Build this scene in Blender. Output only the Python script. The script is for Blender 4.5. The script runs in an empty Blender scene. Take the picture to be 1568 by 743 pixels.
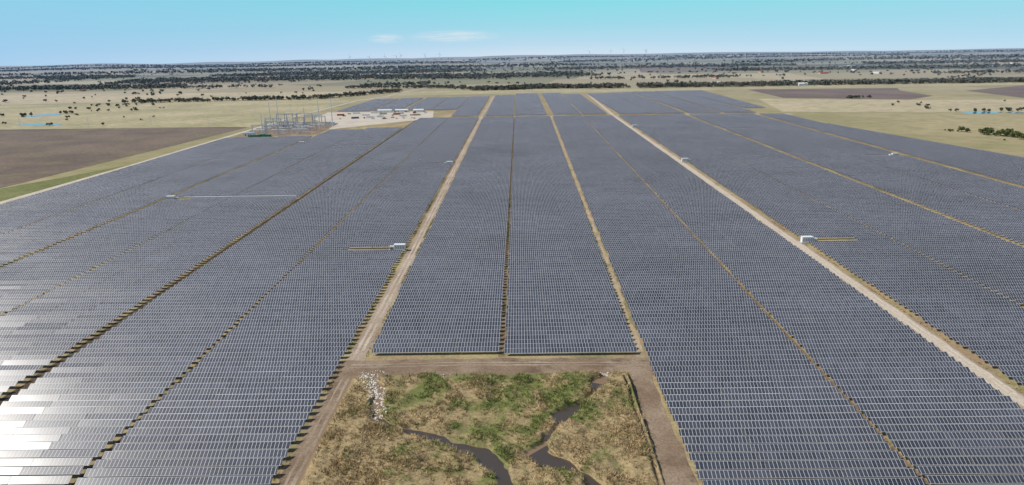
import bpy, math, random
import numpy as np
from mathutils import Matrix, Vector
random.seed(4); rng=np.random.default_rng(7)
S=bpy.context.scene
S.view_settings.view_transform='Standard'; S.view_settings.look='None'; S.view_settings.exposure=0
COL=S.collection

# ---------------------------------------------------------------- node helpers
class NT:
    def __init__(s,tree): s.t=tree; s.n=tree.nodes; s.l=tree.links
    def add(s,typ,props=None,**inp):
        n=s.n.new(typ)
        for k,v in (props or {}).items(): setattr(n,k,v)
        for k,v in inp.items():
            key=int(k[1:]) if (k[0]=='i' and k[1:].isdigit()) else k.replace('_',' ')
            s.set(n.inputs[key],v)
        return n
    def set(s,sock,v):
        if isinstance(v,bpy.types.NodeSocket): s.l.new(v,sock)
        else:
            if sock.type=='RGBA' and len(v)==3: v=(*v,1)
            sock.default_value=v
    def math(s,op,a,b=0.0,c=None,clamp=False):
        n=s.n.new('ShaderNodeMath'); n.operation=op; n.use_clamp=clamp
        s.set(n.inputs[0],a); s.set(n.inputs[1],b)
        if c is not None: s.set(n.inputs[2],c)
        return n.outputs[0]
    def mix(s,f,a,b,bt='MIX'):
        n=s.n.new('ShaderNodeMixRGB'); n.blend_type=bt
        s.set(n.inputs[0],f); s.set(n.inputs[1],a); s.set(n.inputs[2],b); return n.outputs[0]
    def ramp(s,f,stops,interp='LINEAR'):
        n=s.n.new('ShaderNodeValToRGB'); cr=n.color_ramp; cr.interpolation=interp
        while len(cr.elements)<len(stops): cr.elements.new(0.5)
        for e,(p,c) in zip(cr.elements,stops):
            e.position=p
            if not isinstance(c,tuple): c=(c,c,c)
            e.color=(*c,1)
        s.set(n.inputs[0],f); return n.outputs[0]
    def noise(s,vec,scale,detail=4,rough=.55,dist=0):
        n=s.add('ShaderNodeTexNoise',None,Scale=scale,Detail=detail,Roughness=rough,Distortion=dist)
        s.l.new(vec,n.inputs['Vector']); return n.outputs['Fac']
    def mapped(s,vec,scale=(1,1,1),rot=(0,0,0),loc=(0,0,0)):
        n=s.add('ShaderNodeMapping',None,Scale=scale,Rotation=rot,Location=loc)
        s.l.new(vec,n.inputs[0]); return n.outputs[0]

HAZE_TINT=(0.235,0.30,0.39)
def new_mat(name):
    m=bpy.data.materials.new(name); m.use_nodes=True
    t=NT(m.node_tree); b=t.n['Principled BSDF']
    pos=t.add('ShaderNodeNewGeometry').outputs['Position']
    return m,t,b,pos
def haze_tint(t,pos,col,dist=9000.,cap=.8):  # aerial haze painted into the base colour, growing with distance
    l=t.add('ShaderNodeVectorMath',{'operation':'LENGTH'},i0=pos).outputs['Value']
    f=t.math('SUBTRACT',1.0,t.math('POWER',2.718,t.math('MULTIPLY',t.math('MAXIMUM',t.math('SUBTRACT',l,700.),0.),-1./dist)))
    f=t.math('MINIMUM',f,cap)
    return t.mix(f,col,HAZE_TINT)
def simple(name,col,rough=.6,metal=0,var=.12,scale=.6):
    m,t,b,pos=new_mat(name)
    n=t.noise(pos,scale,4)
    c=t.mix(n,tuple(x*(1-var) for x in col),tuple(min(1,x*(1+var)) for x in col))
    t.set(b.inputs['Base Color'],c); b.inputs['Roughness'].default_value=rough; b.inputs['Metallic'].default_value=metal
    return m
def soil_mat(name,c1,c2,c3=None,s1=.05,s2=.8,thr=(.4,.62),hz=True,bump=.0,stripe=None):
    m,t,b,pos=new_mat(name)
    n1=t.noise(pos,s1,6,.6); n2=t.noise(pos,s2,5,.7)
    c=t.mix(t.ramp(n1,[(thr[0],0.),(thr[1],1.)]),c1,c2)
    if c3: c=t.mix(t.ramp(t.noise(t.mapped(pos,loc=(37,11,5)),s1*1.9,6,.65),[(.5,0.),(.68,1.)]),c,c3)
    if stripe:
        w=t.add('ShaderNodeTexWave',{'bands_direction':'X'},Scale=stripe[0],Distortion=3.,Detail=2.)
        t.l.new(t.mapped(pos,rot=(0,0,stripe[1])),w.inputs['Vector'])
        c=t.mix(t.math('MULTIPLY',w.outputs['Fac'],.35),c,c2)
    c=t.mix(.35,c,t.ramp(n2,[(.25,0.),(.75,1.)]),'OVERLAY')
    if hz: c=haze_tint(t,pos,c)
    t.set(b.inputs['Base Color'],c); b.inputs['Roughness'].default_value=.95; b.inputs['Specular IOR Level'].default_value=.15
    bp=t.add('ShaderNodeBump',None,Strength=.6,Distance=.3,Height=n2); t.l.new(bp.outputs[0],b.inputs['Normal'])
    return m

# ---------------------------------------------------------------- mesh helpers
def mesh_obj(name,V,F,mat,parent=None,smooth=False):
    me=bpy.data.meshes.new(name)
    if isinstance(F,np.ndarray):
        n,k=F.shape
        me.vertices.add(len(V)); me.vertices.foreach_set('co',np.asarray(V,dtype=np.float32).ravel())
        me.loops.add(n*k); me.loops.foreach_set('vertex_index',F.astype(np.int32).ravel())
        me.polygons.add(n); me.polygons.foreach_set('loop_start',np.arange(0,n*k,k,dtype=np.int32))
        me.update(calc_edges=True)
    else:
        me.from_pydata([tuple(v) for v in V],[],F)
    me.validate()
    me.polygons.foreach_set('use_smooth',[bool(smooth)]*len(me.polygons))
    if mat: me.materials.append(mat)
    o=bpy.data.objects.new(name,me); COL.objects.link(o)
    if parent: o.parent=parent
    return o
def empty(name,loc=(0,0,0),rot=0):
    e=bpy.data.objects.new(name,None); e.location=loc; e.rotation_euler=(0,0,rot); COL.objects.link(e); return e
def part(name,parent,prims,mat):
    V=[];F=[]
    for p in prims:
        k=p[0]; b=len(V)
        if k=='b':
            _,x,y,z,dx,dy,dz=p[:7]; a=p[7] if len(p)>7 else 0
            for sz in(-.5,.5):
                for sx,sy in((-.5,-.5),(.5,-.5),(.5,.5),(-.5,.5)):
                    lx,ly=sx*dx,sy*dy
                    V.append((x+lx*math.cos(a)-ly*math.sin(a),y+lx*math.sin(a)+ly*math.cos(a),z+sz*dz))
            F+= [[b+i for i in f] for f in((3,2,1,0),(4,5,6,7),(0,1,5,4),(1,2,6,5),(2,3,7,6),(3,0,4,7))]
        elif k=='c':
            _,p0,p1,r0,r1=p[:5]; n=p[5] if len(p)>5 else 8
            p0=Vector(p0);p1=Vector(p1);d=(p1-p0).normalized()
            u=d.orthogonal().normalized();w=d.cross(u)
            for q,r in((p0,r0),(p1,r1)):
                for i in range(n):
                    a=2*math.pi*i/n; V.append(tuple(q+(u*math.cos(a)+w*math.sin(a))*r))
            for i in range(n): j=(i+1)%n; F.append([b+i,b+j,b+n+j,b+n+i])
            F.append([b+i for i in range(n)][::-1]); F.append([b+n+i for i in range(n)])
    return mesh_obj(name,V,F,mat,parent)
def sheet(name,pts,z,mat):
    return mesh_obj(name,[(x,y,z) for x,y in pts],[list(range(len(pts)))],mat)
def strip_road(name,pts,w,z,mat,jit=.35,off=0.,parent=None):
    """irregular-edged track; pts polyline, off = lateral offset"""
    P=[];
    for (a,b) in zip(pts[:-1],pts[1:]):
        L=math.dist(a,b); n=max(1,int(L/4))
        for i in range(n): P.append((a[0]+(b[0]-a[0])*i/n,a[1]+(b[1]-a[1])*i/n))
    P.append(pts[-1]); V=[];F=[]
    for i,p in enumerate(P):
        q=P[min(i+1,len(P)-1)];o=P[max(i-1,0)]
        d=Vector((q[0]-o[0],q[1]-o[1])).normalized(); nx,ny=d.y,-d.x
        for sgn in(-1,1):
            ww=off+sgn*(w/2+random.uniform(-jit,jit)); V.append((p[0]+nx*ww,p[1]+ny*ww,z))
        if i: b=2*i; F.append([b-2,b-1,b+1,b])
    return mesh_obj(name,V,F,mat,parent)

def sstep(a,b,x):
    t=np.clip((x-a)/(b-a),0,1); return t*t*(3-2*t)
VN={}
def vnoise(X,Y,s,seed):
    if seed not in VN: VN[seed]=np.random.default_rng(seed).random((256,256))
    G=VN[seed]; x=X/s+100;y=Y/s+100
    xi=np.floor(x).astype(int);yi=np.floor(y).astype(int);fx=x-xi;fy=y-yi;fx=fx*fx*(3-2*fx);fy=fy*fy*(3-2*fy)
    g=lambda a,b:G[a%256,b%256]
    return (g(xi,yi)*(1-fx)+g(xi+1,yi)*fx)*(1-fy)+(g(xi,yi+1)*(1-fx)+g(xi+1,yi+1)*fx)*fy
def hz(x,y):
    x=np.asarray(x,float);y=np.asarray(y,float)
    r=np.hypot(x,y); m=sstep(2300,7000,r)
    return m*(r/9000)*(9*np.sin(x/1300+1)*np.cos(y/1900)+6*np.sin(x/520+y/910+2)+5*np.cos(x/2900-.6)) -51*(r/20000)**2*sstep(1900,4000,r)

# ---------------------------------------------------------------- sun / sky
sunv=Vector((-.66,.0,.75)).normalized()
el=math.asin(sunv.z); az=math.atan2(sunv.x,sunv.y)
W=bpy.data.worlds.new("World"); S.world=W; W.use_nodes=True
t=NT(W.node_tree); bg=t.n['Background']
sky=t.add('ShaderNodeTexSky',{'sky_type':'NISHITA'}); sky.sun_disc=False; sky.sun_elevation=el; sky.sun_rotation=az%(2*math.pi)
sky.altitude=200; sky.air_density=1.0; sky.dust_density=.6; sky.ozone_density=1.2
gen=t.add('ShaderNodeTexCoord').outputs['Generated']
sx=t.add('ShaderNodeSeparateXYZ',None,i0=gen)
zz=sx.outputs['Z']
low=t.ramp(t.math('MULTIPLY_ADD',zz,5.,.1),[(0.0,(6.2,7.3,8.5)),(.08,(6.2,7.5,8.7)),(.15,(4.9,7.1,8.6)),(.27,(3.4,7.0,8.3)),(.42,(2.35,7.2,8.1)),(1.,(1.4,4.4,6.6))])
low=t.mix(t.math('MULTIPLY_ADD',sx.outputs['X'],-1.1,.0,True),low,(2.9,5.6,8.4))
low=t.mix(t.math('MULTIPLY_ADD',sx.outputs['X'],.7,.0,True),low,(3.8,6.9,8.6))
cm=t.mapped(gen,scale=(22,22,300))
cn=t.noise(cm,1.3,7,.68)
def msk_at(x0,z0,rx,rz):
    xa=t.math('ADD',sx.outputs['X'],x0); za=t.math('SUBTRACT',zz,z0)
    return t.math('SUBTRACT',1.,t.math('SQRT',t.math('ADD',t.math('POWER',t.math('DIVIDE',xa,rx),2.),t.math('POWER',t.math('DIVIDE',za,rz),2.))),clamp=True)
msk=t.math('MAXIMUM',msk_at(.088,.021,.07,.009),msk_at(.178,.0195,.028,.007))
cl=t.math('MULTIPLY',t.ramp(cn,[(.32,0.),(.62,.9)]),t.math('MULTIPLY',msk,1.6,clamp=True))
low=t.mix(cl,low,(6.9,7.9,8.6))
f=t.ramp(t.math('MULTIPLY',zz,3.),[(0.,1.),(.3,.9),(1.,0.)])
t.set(bg.inputs['Color'],t.mix(f,sky.outputs[0],low)); bg.inputs['Strength'].default_value=.1
sl=bpy.data.lights.new('sun','SUN'); sl.energy=4.2; sl.angle=math.radians(.5); sl.color=(1,.95,.87)
so=bpy.data.objects.new('sun',sl); so.rotation_euler=sunv.to_track_quat('Z','Y').to_euler(); COL.objects.link(so); so.location=(-300,-60,400)

# ---------------------------------------------------------------- ground
gm,t,b,pos=new_mat('farmland')
v=t.add('ShaderNodeTexVoronoi',{'distance':'CHEBYCHEV'},Scale=1/620.,Randomness=.8); t.l.new(t.mapped(pos,rot=(0,0,.12),scale=(.8,1,0)),v.inputs['Vector'])
cv=t.add('ShaderNodeSeparateColor',None,i0=v.outputs['Color'])
fld=t.ramp(cv.outputs[0],[(0,(.35,.285,.18)),(.22,(.22,.205,.11)),(.38,(.45,.37,.24)),(.5,(.16,.16,.085)),(.62,(.40,.33,.215)),(.74,(.16,.11,.09)),(.84,(.52,.44,.30)),(.93,(.24,.23,.13))],'CONSTANT')
n1=t.noise(pos,.004,6,.6); n2=t.noise(pos,.05,6,.65); n3=t.noise(pos,.6,4,.7)
near=t.mix(t.ramp(n1,[(.42,0.),(.6,1.)]),(.38,.315,.18),(.28,.25,.125))
near=t.mix(t.math('MULTIPLY',t.ramp(n2,[(.45,0.),(.65,1.)]),.55),near,(.2,.19,.085))
near=t.mix(.3,near,t.mix(n3,(0,0,0),(1,1,1)),'OVERLAY')
l=t.add('ShaderNodeVectorMath',{'operation':'LENGTH'},i0=pos).outputs['Value']
c=t.mix(t.ramp(t.math('DIVIDE',l,4000.),[(.42,0.),(.6,.85)]),near,fld)
wd=t.ramp(t.noise(t.mapped(pos,scale=(.4,1,1)),.0014,8,.66),[(.49,0.),(.56,1.)])
c=t.mix(t.math('MULTIPLY',wd,t.ramp(t.math('DIVIDE',l,10000.),[(.22,0.),(.42,.85)])),c,(.06,.07,.05))
c=haze_tint(t,pos,c,8500.,.8)
t.set(b.inputs['Base Color'],c); b.inputs['Roughness'].default_value=.95; b.inputs['Specular IOR Level'].default_value=.1
rr=[0]+list(np.geomspace(60,24000,150)); na=320
V=[];F=[]
for r in rr:
    a=np.linspace(0,2*np.pi,na,endpoint=False); x=r*np.sin(a);y=r*np.cos(a)
    V.append(np.stack([x,y,hz(x,y)],1))
V=np.concatenate(V); 
I=np.arange(na);J=(I+1)%na
F=np.concatenate([np.stack([k*na+I,k*na+J,(k+1)*na+J,(k+1)*na+I],1)[:, ::-1] for k in range(1,len(rr)-1)])
g=mesh_obj('ground',V,F,gm,smooth=True)
cap=mesh_obj('ground_centre',[tuple(p) for p in V[na:2*na]],[list(range(na))[::-1]],gm); 
bpy.ops.object.select_all(action='DESELECT'); g.select_set(True); cap.select_set(True); bpy.context.view_layer.objects.active=g; bpy.ops.object.join()

m_soil=soil_mat('array_soil',(.31,.225,.13),(.40,.325,.165),(.19,.18,.08),.03,.9)
m_lane_shade=soil_mat('lane_soil_painted_shade',(.075,.055,.04),(.12,.09,.06),(.15,.12,.07),.05,.9)  # lane soil darkened to carry the panel rows' shadow in its colour
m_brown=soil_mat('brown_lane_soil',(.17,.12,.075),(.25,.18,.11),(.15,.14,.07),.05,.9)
m_dirt=soil_mat('dirt',(.215,.15,.10),(.31,.235,.165),(.15,.105,.07),.07,1.3)
m_rut=soil_mat('wheel_ruts',(.42,.34,.26),(.52,.44,.35),(.33,.26,.19),.05,1.1)
m_road=soil_mat('gravel_road',(.48,.40,.305),(.56,.48,.375),(.37,.29,.21),.05,1.1)
m_track=soil_mat('grassy_track',(.36,.28,.18),(.45,.36,.25),(.24,.21,.11),.05,.9)
m_roadb=soil_mat('worn_dirt_road',(.31,.24,.17),(.41,.33,.25),(.24,.175,.12),.03,1.1)
m_pale=soil_mat('pale_gravel',(.57,.50,.41),(.49,.42,.33),None,.05,1.)
m_dry=soil_mat('dry_grassland',(.41,.35,.20),(.31,.28,.15),(.46,.375,.23),.006,.09)
m_dry2=soil_mat('pale_stubble',(.48,.39,.25),(.40,.34,.21),None,.004,.05)
m_plow=soil_mat('ploughed_soil',(.125,.095,.075),(.195,.145,.108),(.18,.155,.09),.012,.25,stripe=(.06,1.35))
m_plow2=soil_mat('ploughed_soil_dark',(.14,.098,.082),(.19,.138,.112),None,.008,.2)
m_green=soil_mat('green_pasture',(.13,.15,.05),(.2,.2,.08),None,.02,.3)

sheet('array_ground',[(-372,60),(470,60),(462,612),(390,1075),(380,1122),(478,1710),(-300,1640),(-340,1250),(-140,1100),(-262,960),(-372,872)],.03,m_soil)
sheet('ploughed_field',[(-1500,300),(-420,300),(-420,540),(-392,1010),(-430,1020),(-900,1035),(-1500,1040)],.02,m_plow)
sheet('green_pasture',[(-470,330),(-381,330),(-379,660),(-398,600),(-430,515),(-520,500)],.05,m_green)
sheet('dry_grassland',[(-1700,1042),(-430,1022),(-392,1012),(-381,1180),(-372,1560),(-420,1640),(-900,1600),(-1700,1560)],.02,m_dry)
sheet('stubble_field',[(-1600,1625),(-900,1625),(-480,1665),(-330,1935),(-1500,2100)],.05,m_dry2)
sheet('pasture_field',[(-300,1720),(500,1745),(1500,1740),(1500,1875),(150,1905),(-300,1900)],.05,m_dry)
sheet('plain_field',[(420,1120),(520,1100),(1500,900),(1500,1300),(930,1290),(740,1310),(480,1420)],.02,m_dry2)
sheet('brown_field',[(560,1735),(535,1430),(736,1331),(830,1420),(860,1600),(905,1700)],.06,m_plow2)
sheet('brown_field',[(944,1330),(1100,1300),(1700,1370),(1700,1735),(1235,1730),(980,1560)],.06,m_plow2)
# roads
RA=[(-56.5,60),(-56.5,216),(-56,345),(-58.5,720),(-59.5,1100),(-57,1640)]
RB=[(144,60),(144.3,208),(145,348),(147,621),(149,1089),(162,1640)]
RL=[(-384,300),(-377,491),(-373,654),(-375,1010),(-376,1188),(-357,1560),(-300,1640)]
o=strip_road('service_road',RA,5.8,.06,m_roadb,.5)
for s_ in(-1.,1.): strip_road('wheel_rut',RA,1.1,.012+.06,m_rut,.2,s_,o)
o=strip_road('service_road',RB,7.,.06,m_roadb,.6)
strip_road('gravel_surface',RB,4.9,.066,m_road,.3,0,o)
for s_ in(-1.,1.): strip_road('wheel_rut',RB,.9,.073,m_pale,.15,s_,o)
strip_road('service_road',RL,6.5,.065,m_pale,.5)
strip_road('grass_track',[(251.5,60),(252,466),(258,1060)],3.2,.05,m_track,.6)
strip_road('grass_track',[(353,300),(356,617),(363,1060)],4.,.05,m_track,.6)
strip_road('grass_track',[(40,214),(43,405),(50.5,1085)],2.4,.055,m_track,.6)
strip_road('lane',[(-156.7,60),(-156.7,1080)],5.2,.05,m_lane_shade,.4)
strip_road('lane',[(-256.5,60),(-256.5,940)],4.6,.05,m_lane_shade,.4)
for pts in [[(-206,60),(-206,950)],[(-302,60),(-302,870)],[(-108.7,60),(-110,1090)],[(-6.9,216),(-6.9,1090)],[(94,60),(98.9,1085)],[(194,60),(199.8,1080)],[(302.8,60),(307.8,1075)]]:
    strip_road('lane',pts,2.2,.045,m_brown if pts[0][0]>-10 else m_lane_shade,.3)
strip_road('cross_road',[(-140,1103),(-60,1104),(107,1098),(345,1085),(420,1080)],11,.09,m_road,1.)
strip_road('dirt_track',[(-62,208),(-20,208.5),(42,207.5)],13,.1,m_dirt,.7)
strip_road('dirt_track',[(37.3,60),(37.3,208)],7.5,.11,m_dirt,.6)
strip_road('dirt_track',[(-56.3,60),(-56,214)],7.6,.085,m_dirt,.8)
for s_ in(-1.,1.): strip_road('wheel_rut',[(-57,60),(-56.5,214)],.7,.093,m_roadb,.25,s_); strip_road('wheel_rut',[(-57,210),(-20,211),(41,209.5)],.6,.108,m_roadb,.25,s_)
strip_road('field_edge_road',[(462,300),(456,612),(388,1080)],5,.05,m_track,.6)
strip_road('far_road',[(-357,1560),(-318,1700),(-300,1920),(-230,2300)],7,.09,m_pale,.5)
sheet('yard_ground',[(-262,962),(-135,1100),(-150,1240),(-340,1250),(-330,1120),(-285,1050)],.075,m_pale)
sheet('substation_pad',[(-365,880),(-262,900),(-270,1050),(-363,1075)],.1,m_dirt)

# ---------------------------------------------------------------- solar arrays
pm,t,b,pos=new_mat('solar_module')
uv=t.add('ShaderNodeAttribute',{'attribute_name':'UVMap'}).outputs['Vector']
sp=t.add('ShaderNodeSeparateXYZ',None,i0=uv)
rnd=t.add('ShaderNodeAttribute',{'attribute_name':'rnd'}).outputs['Fac']
fu=t.math('FRACT',sp.outputs['X']); du=t.math('ABSOLUTE',t.math('SUBTRACT',fu,.5))
lineu=t.math('GREATER_THAN',du,.453)
dv=t.math('ABSOLUTE',t.math('SUBTRACT',sp.outputs['Y'],.5)); linev=t.math('GREATER_THAN',dv,.472)
fr=t.math('MAXIMUM',lineu,linev)
mid=t.math('MULTIPLY',t.math('LESS_THAN',dv,.012),.3)
wn=t.add('ShaderNodeTexWhiteNoise',{'noise_dimensions':'2D'})
cb=t.add('ShaderNodeCombineXYZ',None,i0=t.math('FLOOR',sp.outputs['X']),i1=t.math('MULTIPLY',rnd,97.)); t.l.new(cb.outputs[0],wn.inputs['Vector'])
k=t.math('ADD',t.math('MULTIPLY',rnd,.45),t.math('MULTIPLY',wn.outputs['Value'],.55))
cell=t.mix(k,(.040,.045,.060),(.092,.099,.124))
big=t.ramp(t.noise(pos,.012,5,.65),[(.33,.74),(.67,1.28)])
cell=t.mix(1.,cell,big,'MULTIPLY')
cell=t.mix(mid,cell,(.3,.31,.32))
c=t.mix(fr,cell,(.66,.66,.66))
c=haze_tint(t,pos,c,6000.,.22)
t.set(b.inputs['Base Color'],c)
t.set(b.inputs['Roughness'],t.mix(fr,(.23,.23,.23),(.5,.5,.5)))
b.inputs['Specular IOR Level'].default_value=.6
m_steel=simple('galvanised_steel',(.30,.30,.30),.6,.2)
PITCH=3.8
def lin(z,a,bb): return np.interp(z,[200,1080],[a,bb])
# (xl_near,xl_far,xr_near,xr_far,ystart,yend)
STR=[(-366,-366,-305,-303,60,866),(-303,-301,-258.8,-258.5,60,872),(-254.5,-254.5,-208.6,-209,60,940),(-207.2,-207.4,-159.2,-159,60,955),
 (-154.6,-154.6,-109.6,-110.6,60,1092),(-108.2,-109.2,-60.5,-62.5,60,1094),
 (-52,-55,-7.6,-7.6,216,1092),(-6.2,-6.2,38.8,48,216,1090),(41.6,53,93.3,98,60,1088),(94.7,99.6,139.8,143.8,60,1086),
 (149.,154,193.4,199.2,60,1084),(194.6,200.4,249.5,255,60,1082),(253.8,261,302,307,60,1078),(303.6,308.6,350,358,60,1074),(357,366,402,402,60,1070),(403.6,403.6,452,388,60,1068),
 # far blocks beyond the cross road
 (-328,-318,-268,-266,1256,1580),(-262,-262,-214,-214,1256,1590),(-206,-206,-157,-157,1262,1600),(-154,-154,-110,-110,1250,1606),(-108,-108,-66,-66,1118,1610),
 (-53,-53,-8,-8,1118,1640),(-6,-6,45,45,1118,1700),(56,56,100,100,1118,1700),(102,102,141,143,1118,1640),(160,160,214,214,1112,1650),(216,216,262,266,1108,1670),(270,270,318,322,1104,1690),(324,326,372,380,1100,1700),(380,380,412,440,1190,1702)]
CUT=[(-90,-61,345,353),(149,177,349,357),(-86,-61,628,636),(149,156,624,634),(-253,-236,484,493),(-253,-161,489.5,493.5),(316,358,637,646),(149,160,920,932),(-256,-240,795,803),
     (-207,-158,766,773),(-150,-118,775,782),(260,300,880,886),(330,350,820,828),(100,112,870,877),(-20,-8,900,906),(205,235,960,966)]
def build_strip(si,st):
    xa,xb,ya,yb,y0,y1=st; far=y0>1000
    y=y0+random.uniform(0,PITCH); T=[]
    while y<y1:
        xl=float(lin(y,xa,xb)) if not far else float(np.interp(y,[1100,1700],[xa,xb])); xr=float(lin(y,ya,yb)) if not far else float(np.interp(y,[1100,1700],[ya,yb]))
        xl=round(xl*2)/2.+random.choice((0,0,0,.5)); xr=round(xr*2)/2-random.choice((0,0,0,.5))
        if xa==403.6: xr=float(np.interp(y,[600,1068],[452,388]))-3
        segs=[(xl,xr)]
        for c0,c1,cy0,cy1 in CUT:
            if cy0<y<cy1:
                ns=[]
                for a,bq in segs:
                    if c1<=a or c0>=bq: ns.append((a,bq))
                    else:
                        if c0-a>2: ns.append((a,c0))
                        if bq-c1>2: ns.append((c1,bq))
                segs=ns
        for a,bq in segs:
            if bq-a<2: continue
            n=max(1,round((bq-a)/15)); L=(bq-a)/n
            for i in range(n): T.append((a+i*L,a+(i+1)*L-(.1 if i<n-1 else 0),y))
        y+=PITCH+random.uniform(-.03,.03)
    T=np.array(T); n=len(T); 
    w=2.15
    row=np.round(T[:,2]*10).astype(int)
    tl=np.radians(28+rng.normal(0,.7,n)+1.*np.sin(row*12.9898)+3.*(vnoise(T[:,0],T[:,2],26,88)-.5)+2.*(vnoise(T[:,0]*.3+si*31,T[:,2],9,89)-.5)); zc=1.62+rng.normal(0,.02,n)
    V=np.zeros((n,8,3)); UV=np.zeros((n,8,2))
    for k,(ex,ev,et) in enumerate([(0,-1,0),(1,-1,0),(1,1,0),(0,1,0),(0,-1,1),(1,-1,1),(1,1,1),(0,1,1)]):
        V[:,k,0]=T[:,ex]; V[:,k,1]=T[:,2]+ev*w/2*np.cos(tl)+et*.06*np.sin(tl); V[:,k,2]=zc+ev*w/2*np.sin(tl)-et*.06*np.cos(tl)
        UV[:,k,0]=T[:,ex]; UV[:,k,1]=.5+ev*.5
    q=np.array([(0,1,2,3),(7,6,5,4),(0,4,5,1),(1,5,6,2),(2,6,7,3),(3,7,4,0)])
    F=(np.arange(n)[:,None,None]*8+q[None]).reshape(-1,4)
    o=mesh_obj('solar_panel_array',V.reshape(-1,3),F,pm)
    me=o.data
    ul=me.uv_layers.new(name='UVMap'); ul.data.foreach_set('uv',UV.reshape(-1,2)[F.ravel()].astype(np.float32).ravel())
    at=me.attributes.new('rnd','FLOAT','FACE'); at.data.foreach_set('value',np.repeat(rng.random(n),6).astype(np.float32))
    me.materials.append(m_steel)
    mi=np.zeros((n,6),dtype=np.int32); mi[:,1:]=1; me.polygons.foreach_set('material_index',mi.ravel())
    pr=[]
    for a,bq,yy in T:
        if yy<430:
            pr.append(('b',(a+bq)/2,yy,1.45,bq-a,.14,.14))
            x=a+1.2
            while x<bq: pr.append(('b',x,yy,.7,.14,.16,1.45)); x+=6.5
    if pr: part('steel_supports',o,pr,m_steel)
for i,st in enumerate(STR): build_strip(i,st)

# ---------------------------------------------------------------- inverters
m_white=simple('white_paint',(.78,.78,.76),.4,0,.05)
m_grey=simple('grey_paint',(.42,.44,.45),.45)
m_dark=simple('dark_metal',(.06,.06,.065),.5)
m_conc=simple('concrete',(.42,.40,.36),.9)
def inverter(x,y,flip=1,big=1.):
    e=empty('inverter_station',(x,y,.1))
    part('concrete_pad',e,[('b',0,0,.15,9.5,4.4,.3)],m_conc)
    part('cabinet',e,[('b',-1.2*flip,0,1.85,5.6,2.5,2.9),('b',-1.2*flip,0,3.36,5.9,2.8,.12)],m_white)
    part('louvres',e,[('b',(-3.2+i*1.3)*flip,-1.27,1.9,.8,.06,1.5) for i in range(4)],m_grey)
    part('transformer_tank',e,[('b',3.*flip,0,1.35,1.9,1.9,2.1),('b',3.*flip,0,2.46,2.1,2.1,.12)],m_white)
    part('radiator_fins',e,[('b',(2.3+.28*i)*flip,-1.25,1.3,.08,.6,1.5) for i in range(6)],m_grey)
    part('bushings',e,[('c',((2.5+.5*i)*flip,0,2.5),((2.5+.5*i)*flip,0,3.1),.1,.06) for i in range(3)],m_dark)
for x,y,fl in [(-64.5,349,-1),(152,353,1),(-65,632,-1),(152,629,1),(-250.5,488,1),(346,641,-1),(154,925,1),(-250,799,1)]: inverter(x,y,fl)
for x0,x1,y in [(-87,-69,349),(157,176,353),(-85,-70,632),(-245,-237,487),(318,340,641)]:
    sheet('trench_soil',[(x0,y-2.6),(x1,y-2.2),(x1,y+2.8),(x0,y+2.4)],.1,m_brown)
e=empty('cable_tray',(0,0,0))
part('tray',e,[('b',-203,491.5,1.5,82,.9,.9)],m_white); part('legs',e,[('b',-243+4*i,491.5,.55,.15,.5,1.1) for i in range(21)],m_steel)

# ---------------------------------------------------------------- wetland in the foreground
S1=[(-48,203),(-45,194),(-43,184),(-41.5,175),(-37,171),(-28,166),(-19,161),(-11,157),(-6,149),(-3,138),(1,110),(0,50)]
S2=[(27,203),(24,195),(21,188),(14,179),(10.5,173),(6,163),(2.5,157),(6,153.5),(11,152),(16,146),(19,136),(21,100),(24,50)]
S3=[(32.2,201),(32.4,50)]
S4=[(-24,201),(-19,190),(-14,182),(-16,172),(-19,163)]
S5=[(-19,162),(-8,166),(0,160),(3,157)]
def pdist(X,Y,P):
    d=np.full(X.shape,1e9)
    for (ax,ay),(bx,by) in zip(P[:-1],P[1:]):
        vx,vy=bx-ax,by-ay; tt=np.clip(((X-ax)*vx+(Y-ay)*vy)/(vx*vx+vy*vy),0,1)
        d=np.minimum(d,np.hypot(X-ax-tt*vx,Y-ay-tt*vy))
    return d
def wet_h(X,Y):
    wob=1.6*(vnoise(X,Y,3,1)-.5)+2.6*(vnoise(X,Y,7,2)-.5)
    base=1.15+1.4*(vnoise(X,Y,16,3)-.5)+1.0*(vnoise(X,Y,4,4)-.5)+.6*(vnoise(X,Y,1.4,5)-.5)
    d1=pdist(X,Y,S1)+wob; d2=pdist(X,Y,S2)+wob; d3=pdist(X,Y,S3); d4=pdist(X,Y,S4)+wob; d5=pdist(X,Y,S5)+wob
    w1=.85+1.7*sstep(178,150,Y); p2=np.maximum(np.maximum(1-np.hypot(X-7,(Y-155)*1.3)/10,1-np.hypot(X-12,Y-177)/6.5),1-np.hypot(X-24,Y-195)/5.5)
    w2=.35+2.6*np.clip(p2*1.8,0,1)+1.4*sstep(158,146,Y)
    k=np.minimum(np.minimum(sstep(w1*.8,w1*.8+1.5,d1),sstep(w2*.8,w2*.8+1.5,d2)),sstep(.2,.8,d3))
    k=np.minimum(k,np.minimum(.4+.6*sstep(.3,2,d4),.4+.6*sstep(.3,2,d5)))
    edge=np.minimum(np.minimum(sstep(-55,-51.5,X),sstep(33.8,32.9,X)),sstep(203.5,200,Y))
    return .02+(.1+np.maximum(base,.45)*k)*edge, k
gx=np.arange(-55,34.01,.4); gy=np.arange(60,204,.4)
X,Y=np.meshgrid(gx,gy); Z,K=wet_h(X,Y)
V=np.stack([X,Y,Z+.09],-1).reshape(-1,3); nx=len(gx);ny=len(gy)
ii=(np.arange(ny-1)[:,None]*nx+np.arange(nx-1)[None]).ravel()
F=np.stack([ii,ii+1,ii+nx+1,ii+nx],1)
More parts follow.
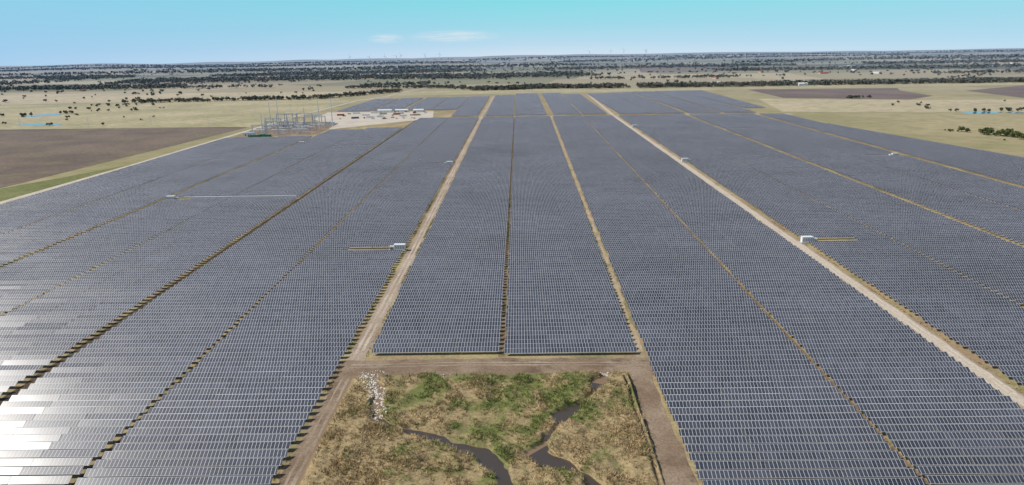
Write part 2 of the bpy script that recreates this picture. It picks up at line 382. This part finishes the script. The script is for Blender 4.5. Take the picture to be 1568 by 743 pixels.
def grass_color(t,pos):
    flat=t.mapped(pos,scale=(1,1,0))
    g=t.mix(t.noise(flat,.5,4,.6),(.125,.15,.042),(.245,.265,.09))
    d=t.mix(t.noise(flat,.35,6,.75),(.27,.19,.095),(.54,.42,.235))
    s=t.add('ShaderNodeSeparateXYZ',None,i0=pos)
    fac=t.noise(flat,.07,6,.68,.8)
    g1=t.math('MULTIPLY',t.math('SUBTRACT',s.outputs['Y'],148.),-.0016)
    g2=t.math('MULTIPLY',t.math('ABSOLUTE',t.math('ADD',s.outputs['X'],6.)),.0030)
    fac=t.math('ADD',fac,t.math('ADD',g1,g2))
    c=t.mix(t.ramp(fac,[(.44,0.),(.56,1.)]),g,d)
    return t.mix(t.math('MULTIPLY',t.ramp(t.noise(flat,.22,5,.7),[(.5,0.),(.66,1.)]),.5),c,(.13,.105,.05))
wm,t,b,pos=new_mat('wetland_grass_ground')
c=grass_color(t,pos); s=t.add('ShaderNodeSeparateXYZ',None,i0=pos)
c=t.mix(t.math('MULTIPLY',t.ramp(t.noise(pos,1.6,4,.7),[(.38,1.),(.6,0.)]),.5),c,(.07,.055,.025))
c=t.mix(t.ramp(s.outputs['Z'],[(.26,1.),(.5,0.)]),c,(.22,.155,.10))
t.set(b.inputs['Base Color'],c); b.inputs['Roughness'].default_value=.95;b.inputs['Specular IOR Level'].default_value=.1
mesh_obj('wetland_ground',V,F,wm,smooth=True)
gmt,t,b,pos=new_mat('grass_blades')
c=grass_color(t,pos); rn=t.add('ShaderNodeAttribute',{'attribute_name':'rnd'}).outputs['Fac']
c=t.mix(1.,c,t.ramp(rn,[(0.,.65),(1.,1.7)]),'MULTIPLY')
t.set(b.inputs['Base Color'],c); b.inputs['Roughness'].default_value=.8;b.inputs['Specular IOR Level'].default_value=.15
def blades(name,cx,cy,hh,hs,nb=7,spread=.5):
    m=len(cx); cx=np.asarray(cx);cy=np.asarray(cy);hh=np.asarray(hh);hs=np.asarray(hs)
    a=rng.uniform(0,2*np.pi,(m,nb)); rad=rng.uniform(0,spread,(m,nb)); bx=cx[:,None]+rad*np.cos(a);by=cy[:,None]+rad*np.sin(a);bz=np.repeat(hh[:,None],nb,1)
    ht=rng.uniform(.3,.85,(m,nb))*hs[:,None]; wd=rng.uniform(.05,.13,(m,nb)); a2=rng.uniform(0,2*np.pi,(m,nb)); lean=rng.uniform(.2,.7,(m,nb))*hs[:,None]
    p0=np.stack([bx-wd*np.cos(a2),by-wd*np.sin(a2),bz],-1);p1=np.stack([bx+wd*np.cos(a2),by+wd*np.sin(a2),bz],-1);p2=np.stack([bx+lean*np.cos(a),by+lean*np.sin(a),bz+ht],-1)
    V=np.stack([p0,p1,p2],2).reshape(-1,3)
    o=mesh_obj(name,V,np.arange(len(V)).reshape(-1,3),gmt); at=o.data.attributes.new('rnd','FLOAT','FACE'); at.data.foreach_set('value',np.repeat(rng.random(m),nb).astype(np.float32))
N=34000
cx=rng.uniform(-54,33,N);cy=rng.uniform(100,203,N); hh,kk=wet_h(cx,cy); dens=vnoise(cx,cy,5,9)
keep=(hh>.6)&(rng.random(N)<.08+1.15*dens**1.4); cx,cy,hh=cx[keep],cy[keep],hh[keep]
blades('tall_grass',cx,cy,hh+.05,.6+1.3*vnoise(cx,cy,6,12)**2)
# weeds beside roads and lanes
wx=[];wy=[]
for x0,x1,sp_ in [(-59.6,-61.2,.4),(-53.6,-52.6,.4),(140.3,141,.4),(147.6,148.6,.4),(38.8,39.6,.3),(42,42.8,.3),(33.6,34.2,.3),(-156,-158,.8),(251,253,1.),(-6.4,-7.2,.3),(93.8,94.6,.3)]:
    n=900; yy=rng.uniform(100,480,n); dr=(yy-200)/880.
    drift={-6.4:0,-156:0,-59.6:-1.8,-53.6:-3,140.3:4,147.6:5,38.8:9,42:11,33.6:0,251:5.5,93.8:5}[x0]
    xx=rng.uniform(min(x0,x1),max(x0,x1),n)+drift*np.clip(dr,0,1)+rng.normal(0,sp_*.4,n)
    kp=vnoise(xx,yy,9,77)>.5
    if x0 in(33.6,): kp&=yy<203
    if x0 in(38.8,-6.4,-53.6): kp&=yy>217
    wx.append(xx[kp]);wy.append(yy[kp])
wx=np.concatenate(wx);wy=np.concatenate(wy); blades('roadside_weeds',wx,wy,np.full(len(wx),.08),np.full(len(wx),.7),5,.35)
# water
wt,t,b,pos=new_mat('creek_water'); t.set(b.inputs['Base Color'],(.07,.056,.042)); b.inputs['Roughness'].default_value=.09
bp=t.add('ShaderNodeBump',None,Strength=.15,Distance=.05,Height=t.noise(pos,2.5,3)); t.l.new(bp.outputs[0],b.inputs['Normal'])
strip_road('creek_water',S1[3:],8,.34,wt,.2); strip_road('creek_water',S2[1:6],9,.34,wt,.2); strip_road('creek_water',S2[6:],11,.344,wt,.2)
wp,t,b,pos=new_mat('pond_water'); t.set(b.inputs['Base Color'],(.12,.19,.27)); b.inputs['Roughness'].default_value=.15
def pond(x,y,rx,ry,k=0):
    pts=[]
    for i in range(28):
        a=2*math.pi*i/28; q=1+.22*math.sin(2*a+k)+.12*math.sin(5*a+2*k); pts.append((x+rx*q*math.cos(a),y+ry*q*math.sin(a)))
    sheet('pond',pts,.12,wp)
pond(-880,1290,22,36,1);pond(-760,1108,30,20,2);pond(690,1052,26,20,.5);pond(735,1040,12,10,3)
# rip-rap rocks
m_rock=simple('limestone_rock',(.66,.60,.50),.9,0,.25,1.5)
V=[];F=[]
import bmesh; bm=bmesh.new(); bmesh.ops.create_icosphere(bm,subdivisions=1,radius=1); iv=[v.co.copy() for v in bm.verts]; iff=[[v.index for v in f.verts] for f in bm.faces]; bm.free()
def rocks(P,n,sp,r0,r1):
    for _ in range(n):
        i=random.randrange(len(P)-1); tt=random.random(); x=P[i][0]+(P[i+1][0]-P[i][0])*tt+random.gauss(0,sp); y=P[i][1]+(P[i+1][1]-P[i][1])*tt+random.gauss(0,sp)
        z=float(wet_h(np.array([x]),np.array([y]))[0][0])+.1; r=random.uniform(r0,r1)*random.choice((.6,.8,1)); b0=len(V); sq=[random.uniform(.6,1.3) for _ in range(3)]
        for v in iv: V.append((x+v.x*r*sq[0]*random.uniform(.8,1.2),y+v.y*r*sq[1]*random.uniform(.8,1.2),z+v.z*r*.7*random.uniform(.8,1.2)))
        F.extend([[b0+j for j in f] for f in iff])
rocks([(-50,202),(-48,199),(-46,194),(-44,188)],190,1.6,.15,.6); rocks([(-44,190),(-42,183),(-41,174)],110,1.3,.15,.6); rocks([(24,202),(27,201)],40,.8,.12,.45); rocks([(-28,202),(-24,201)],26,.7,.12,.45); rocks([(-52,206),(-44,204)],26,1.2,.12,.35)
mesh_obj('riprap_rocks',V,F,m_rock)

# ---------------------------------------------------------------- vegetation
lm,t,b,pos=new_mat('tree_foliage')
n=t.noise(pos,.35,3,.6); n2=t.noise(pos,.01,4)
c=t.mix(t.ramp(n,[(.35,0.),(.65,1.)]),(.045,.053,.03),(.11,.11,.055))
c=t.mix(t.ramp(n2,[(.42,0.),(.62,.65)]),c,(.16,.125,.075))
c=haze_tint(t,pos,c,5500.,.74)
t.set(b.inputs['Base Color'],c); b.inputs['Roughness'].default_value=.9;b.inputs['Specular IOR Level'].default_value=.1
gl,t,b,pos=new_mat('shrub_foliage')
c=t.mix(t.ramp(t.noise(pos,.5,3,.6),[(.35,0.),(.65,1.)]),(.06,.085,.025),(.16,.18,.06)); t.set(b.inputs['Base Color'],haze_tint(t,pos,c)); b.inputs['Roughness'].default_value=.9;b.inputs['Specular IOR Level'].default_value=.1
bark=simple('bark',(.12,.09,.065),.9)
def leafcloud(name,T,n,ls,mat,trunk=True):
    T=np.asarray(T,float); m=len(T)
    nl=4
    lo=rng.normal(0,.42,(m,nl,3)); lo[:,:,2]=rng.uniform(-.25,.3,(m,nl))
    pick=rng.integers(0,nl,(m,n)); d=rng.normal(0,1,(m,n,3)); d/=np.linalg.norm(d,axis=2,keepdims=True); d*=rng.uniform(.35,1,(m,n,1))**.5*.6
    P=np.take_along_axis(lo,pick[:,:,None].repeat(3,2),1)+d
    r=T[:,4][:,None];h=T[:,3][:,None]
    px=T[:,0][:,None]+P[:,:,0]*r;py=T[:,1][:,None]+P[:,:,1]*r;pz=T[:,2][:,None]+h*(.58+.5*P[:,:,2])
    pz=np.maximum(pz,T[:,2][:,None]+.1)
    C=np.stack([px,py,pz],-1).reshape(-1,3); M=len(C)
    s=(ls*rng.uniform(.6,1.3,(M,1)))*np.repeat(r/r.mean(),n,0).reshape(-1,1)
    u=rng.normal(0,1,(M,3));u/=np.linalg.norm(u,axis=1,keepdims=True); w=rng.normal(0,1,(M,3)); w-= (w*u).sum(1,keepdims=True)*u; w/=np.linalg.norm(w,axis=1,keepdims=True)
    V=np.stack([C-u*s,C-w*s*.8,C+u*s,C+w*s*.8],1).reshape(-1,3)
    o=mesh_obj(name,V,np.arange(len(V)).reshape(-1,4),mat)
    if trunk:
        part('trunks',o,[('c',(x,y,z-.3),(x,y,z+hh*.6),rr_*.07+.1,rr_*.03+.04,5) for x,y,z,hh,rr_ in T],bark)
    return o
def T_line(P,n,sp,h=(6,12),jx=None,cl=None):
    out=[]
    L=[math.dist(a,b_) for a,b_ in zip(P[:-1],P[1:])]
    for _ in range(n):
        i=random.choices(range(len(L)),L)[0]; tt=random.random()
        x=P[i][0]+(P[i+1][0]-P[i][0])*tt+random.gauss(0,sp if jx is None else jx); y=P[i][1]+(P[i+1][1]-P[i][1])*tt+random.gauss(0,sp)
        if cl and vnoise(np.array([x*.6]),np.array([y]),cl[0],cl[2])[0]<cl[1]: continue
        hh=random.uniform(*h); out.append((x,y,float(hz(x,y)),hh,hh*random.uniform(.45,.7)))
    return out
def T_area(x0,x1,y0,y1,n,h=(4,9),cl=None):
    out=[]
    while len(out)<n:
        x=random.uniform(x0,x1);y=random.uniform(y0,y1)
        if cl and vnoise(np.array([x]),np.array([y]),cl[0],cl[2])[0]<cl[1]: continue
        hh=random.uniform(*h); out.append((x,y,float(hz(x,y)),hh,hh*random.uniform(.45,.75)))
    return out
sh=T_line([(512,838),(530,800),(540,770),(560,735),(600,700)],46,9,(3,8))+T_area(500,640,700,860,14,(2,5))
leafcloud('shrub_thicket',sh,260,.55,gl)
leafcloud('hedgerow_trees',T_line([(-900,1605),(-700,1622),(-477,1643),(-400,1760),(-315,1900)],300,10,(5,11)),60,1.2,lm)
leafcloud('scattered_trees',T_area(-1400,-700,1330,1620,60,(3,7),(90,.55,31))+T_area(-1500,-420,1650,2050,40,(4,8),(120,.55,32))+T_line([(-960,1290),(-840,1300)],10,14,(4,7)),70,1.,lm)
leafcloud('field_trees',T_line([(640,1380),(700,1395)],12,5,(4,7))+T_area(900,1500,1050,1300,26,(3,6))+T_line([(660,1080),(780,1070)],16,8,(3,6))+T_area(-900,-600,1060,1280,10,(3,5))+T_area(620,900,1090,1260,12,(3,5)),80,.9,lm)
leafcloud('treeline_trees',T_line([(188,1930),(420,1905),(586,1895),(900,1900),(1338,1880),(1900,1850)],1500,20,(7,14),None,(60,.22,51)),36,1.8,lm)
leafcloud('creekside_trees',T_line([(-110,1905),(-20,1915),(60,1960),(188,1930)],330,14,(7,13))+T_line([(-110,1905),(-200,2050),(-520,2150)],160,14,(6,11)),36,1.8,lm)
far=[]
def band(P,n,sp,h,jx=60,cl=(260,.36)):
    far.extend(T_line(P,n,sp,h,jx,(cl[0],cl[1],len(far)%97+60)))
band([(-2400,2350),(-1500,2420),(-900,2380),(-350,2300)],2000,55,(8,14),60,(200,.42))
band([(-2600,2800),(-1600,2950),(-700,3050),(-100,2900),(300,3000)],3800,130,(9,15),60,(220,.42))
band([(-3300,3600),(-1800,3700),(-300,3900)],3600,210,(9,16),120,(260,.42))
band([(300,2500),(900,2450),(1700,2500),(2600,2400)],550,22,(7,12))
band([(-150,2450),(250,2520)],180,20,(7,12))
band([(900,3200),(1900,3100),(3000,3300)],1100,60,(8,14))
band([(200,3900),(1500,4100),(3500,3900)],1800,120,(9,15),120)
leafcloud('distant_woodland',far,16,3.0,lm,False)
far=[]
band([(-5200,5200),(-2500,4900),(0,5200),(2500,5100),(5200,5000)],5000,280,(10,16),300,(500,.46))
band([(-6500,7200),(-2500,7000),(2500,7400),(6500,6900)],4200,400,(11,16),400,(700,.46))
band([(-9000,10500),(0,10000),(9000,10200)],3800,600,(12,18),500,(900,.46))
leafcloud('distant_woodland',far,9,5.5,lm,False)
leafcloud('scattered_far_trees',T_area(200,3500,2000,4800,800,(5,10),(160,.55,41))+T_area(-3500,200,2000,4800,350,(5,10),(160,.6,42)),18,2.2,lm,False)

# ---------------------------------------------------------------- substation
m_lat=simple('lattice_steel',(.68,.69,.70),.5,0)
m_gren=simple('green_paint',(.05,.22,.12),.5)
def gantry(x,y,span,h,rot=0,n=2):
    e=empty('substation_gantry',(x,y,.1),rot); pr=[]
    for k in range(n+1):
        lx=-span/2+span*k/n
        for sx,sy in((-.7,-.7),(.7,-.7),(.7,.7),(-.7,.7)): pr.append(('c',(lx+sx,sy,0),(lx+sx*.35,sy*.35,h),.24,.18,4))
        for j in range(6):
            z0=h*j/6;z1=h*(j+1)/6; pr.append(('c',(lx-.6,-.6,z0),(lx+.6,-.6,z1),.11,.11,4)); pr.append(('c',(lx+.6,.6,z0),(lx-.6,.6,z1),.11,.11,4))
        pr.append(('c',(lx,0,h),(lx,0,h+5),.22,.08,5))
    part('columns',e,pr,m_lat); pr=[]
    for sy in(-.5,.5):
        for zz_ in(h-1.1,h): pr.append(('c',(-span/2,sy,zz_),(span/2,sy,zz_),.2,.2,4))
    for j in range(int(span/2)):
        xx=-span/2+2*j; pr.append(('c',(xx,-.5,h-1.1),(xx+1,-.5,h),.09,.09,4)); pr.append(('c',(xx+1,-.5,h),(xx+2,-.5,h-1.1),.09,.09,4))
    part('beam',e,pr,m_lat)
    part('insulators',e,[('c',(-span/2+span*(j+.5)/(n*3),0,h-1.2),(-span/2+span*(j+.5)/(n*3),0,h-3.),.22,.16,6) for j in range(n*3)],m_grey)
for x,y,sp_,h in [(-330,905,34,13),(-322,930,30,15),(-328,955,40,13),(-312,975,24,16),(-300,925,20,11),(-292,1000,30,15),(-335,1010,30,18),(-305,1035,26,14),(-345,980,22,15),(-285,950,18,12),(-350,1045,24,16),(-325,1060,24,15)]: gantry(x,y,sp_,h)
def busbay(x,y,rot=0):
    e=empty('substation_switch_bay',(x,y,.1),rot); pr=[];ins=[]
    for i in range(4):
        for j in range(3):
            px,py=-9+6*i,-3+3*j; pr.append(('c',(px,py,0),(px,py,3.4),.25,.22,6)); ins.append(('c',(px,py,3.4),(px,py,5.4),.34,.24,8))
    part('supports',e,pr,m_lat); part('insulators',e,ins,m_grey); part('busbars',e,[('c',(-10,-3+3*j,5.5),(10,-3+3*j,5.5),.18,.18,6) for j in range(3)],m_lat)
for x,y in [(-345,918),(-316,915),(-345,942),(-318,944),(-290,945),(-345,968),(-300,962),(-282,980),(-318,995),(-345,1030),(-318,1020),(-290,920),(-285,1020),(-345,990)]: busbay(x,y)
def transformer(x,y):
    e=empty('power_transformer',(x,y,.1))
    part('tank',e,[('b',0,0,2.6,7,3.4,4.2),('b',0,0,.3,8.5,5,.6),('b',0,0,4.8,7.3,3.7,.2)],m_grey)
    part('radiators',e,[('b',-2.8+.5*i,s_*2.4,2.6,.15,1.2,3.2) for i in range(12) for s_ in(-1,1)],m_grey)
    part('bushings',e,[('c',(-2+2*i,0,4.8),(-2.2+2.2*i,-.3,7.6),.3,.14,8) for i in range(3)],m_dark)
    part('conservator',e,[('c',(-3.2,1.2,6),(3.2,1.2,6),.6,.6,10),('b',-2.5,1.2,5.2,.2,.2,.9),('b',2.5,1.2,5.2,.2,.2,.9)],m_grey)
transformer(-302,985);transformer(-330,985)
def pole(name,x,y,h,r=.5,arms=0):
    e=empty(name,(x,y,0)); part('shaft',e,[('c',(0,0,0),(0,0,h),r,r*.45,8)],m_lat)
    if arms: part('crossarms',e,[('c',(-3.5,0,h-2-3*i),(3.5,0,h-2-3*i),.16,.1,5) for i in range(arms)],m_lat)
for x,y,h in [(-356,1000,36),(-283,990,38),(-268,1003,38),(-345,935,24),(-310,1010,28),(-372,1080,38)]: pole('transmission_pole',x,y,h,.9,0)
for i,(x,y) in enumerate([(-560,1060),(-470,1055),(-660,1066),(-770,1072),(-420,1290),(-500,1330),(-390,1500),(30,1760),(140,1762),(-80,1758)]): pole('utility_pole',x,y,15,.3,1)
def building(name,x,y,w,d,h,mw,mr,rot=0,pitch=.0,z=.1):
    e=empty(name,(x,y,z),rot)
    part('walls',e,[('b',0,0,h/2,w,d,h)],mw)
    if pitch:
        V=[(-w/2-.4,-d/2-.4,h),(w/2+.4,-d/2-.4,h),(w/2+.4,d/2+.4,h),(-w/2-.4,d/2+.4,h),(-w/2-.4,0,h+pitch),(w/2+.4,0,h+pitch)]
        mesh_obj('roof',V,[[0,1,5,4],[2,3,4,5],[0,4,3],[1,2,5],[3,2,1,0]],mr,e)
    else: part('roof',e,[('b',0,0,h+.1,w+.5,d+.5,.2)],mr)
    part('door',e,[('b',-w*.25,-d/2-.03,1.1,1.1,.06,2.1)],m_dark)
    part('windows',e,[('b',w*(.05+.2*i),-d/2-.03,h*.55,1.1,.06,.9) for i in range(2)],m_dark)
building('control_building',-350,900,14,6,3.6,m_white,m_grey)
building('control_building',-280,1030,16,6,3.8,m_white,m_white)
def container(x,y,mat,rot=0):
    e=empty('shipping_container',(x,y,.1),rot)
    part('box',e,[('b',0,0,1.4,12,2.4,2.6)],mat); part('ribs',e,[('b',-5.6+.8*i,s_*1.24,1.4,.25,.08,2.3) for i in range(15) for s_ in(-1,1)],mat); part('corner_castings',e,[('b',a*5.95,b_*1.18,.1+c_*2.6,.2,.2,.2) for a in(-1,1) for b_ in(-1,1) for c_ in(0,1)],m_dark)
m_red=simple('red_paint',(.42,.08,.05),.5); m_blue=simple('blue_paint',(.06,.13,.3),.5); m_tan=simple('tan_paint',(.5,.42,.3),.6)
for x,y,mm,r in [(-338,882,m_gren,.1),(-322,885,m_gren,0),(-330,890,m_gren,1.2),(-240,1130,m_white,0),(-225,1140,m_white,.2),(-205,1180,m_red,.1),(-190,1150,m_white,0),(-230,1190,m_tan,0),(-255,1170,m_white,0),(-180,1210,m_red,1.5),(-262,1120,m_blue,.3),(-215,1110,m_white,1.4),(-170,1160,m_tan,.1),(-250,1215,m_white,.0),(-280,1210,m_white,.0),(-300,1180,m_red,.2)]: container(x,y,mm,r)
def truck(x,y,mat,rot):
    e=empty('pickup_truck',(x,y,.1),rot)
    part('body',e,[('b',0,0,.85,5.4,1.9,.6),('b',1.9,0,1.2,1.5,1.8,.35)],mat); part('cab',e,[('b',.3,0,1.5,2.,1.7,.65)],mat); part('bed_sides',e,[('b',-1.7,s_*.9,1.3,2.,.08,.4) for s_ in(-1,1)],mat)
    part('windows',e,[('b',.3,0,1.5,1.5,1.74,.4)],m_dark); part('wheels',e,[('c',(a,b_*.8,.4),(a,b_*1.0,.4),.4,.4,12) for a in(-1.7,1.7) for b_ in(-1,1)],m_dark)
for i in range(22): truck(random.uniform(-300,-150),random.choice((1105,1118,1165,1200,1225))+random.uniform(-3,3),random.choice((m_white,m_white,m_grey,m_red,m_dark,m_blue)),random.choice((0,1.57,1.5,.1)))
for x,y,w,d in [(-235,1232,24,9),(-205,1232,22,9),(-175,1228,18,8)]: building('site_office',x,y,w,d,4,m_white,m_white,0,1.2)
for i in range(26):
    x=random.uniform(-1800,2600); y=random.uniform(2100,3600); building('farm_building',x,y,random.uniform(14,34),random.uniform(9,16),4.5,random.choice((m_white,m_tan,m_grey)),random.choice((m_white,m_grey,m_red)),random.uniform(0,3),2.5,float(hz(x,y)))
for x,y in [(720,1895),(750,1880),(430,1990),(560,2010)]: building('farm_building',x,y,26,12,5,m_white,m_white,.2,2.5)
def turbine(x,y,s,a0):
    z=float(hz(x,y)); e=empty('wind_turbine',(x,y,z-5)); part('tower',e,[('c',(0,0,0),(0,0,90*s),3.6*s,2.2*s,10)],m_white); part('nacelle',e,[('b',0,0,91*s,5*s,12*s,5*s)],m_white)
    part('blades',e,[('c',(0,-7*s,91*s),(math.sin(a0+i*2.094)*50*s,-7*s,(91+50*math.cos(a0+i*2.094))*s),2.8*s,1.2*s,5) for i in range(3)],m_white)
for i in range(7): turbine(-2900+260*i+random.uniform(-60,60),12500+random.uniform(-800,800),1.05,random.random()*2)
for i in range(5): turbine(1350+260*i+random.uniform(-60,60),13000+random.uniform(-800,800),1.,random.random()*2)

# ---------------------------------------------------------------- camera
cd=bpy.data.cameras.new('camera'); co=bpy.data.objects.new('camera',cd); COL.objects.link(co)
cd.sensor_width=36; cd.lens=36*1060/1568; cd.clip_start=.5; cd.clip_end=60000
R=Matrix.Rotation(.0126,4,'Z')@Matrix.Rotation(math.radians(90-15.45),4,'X')@Matrix.Rotation(math.radians(-.987),4,'Z')
co.matrix_world=Matrix.Translation((0,0,100))@R
S.camera=co
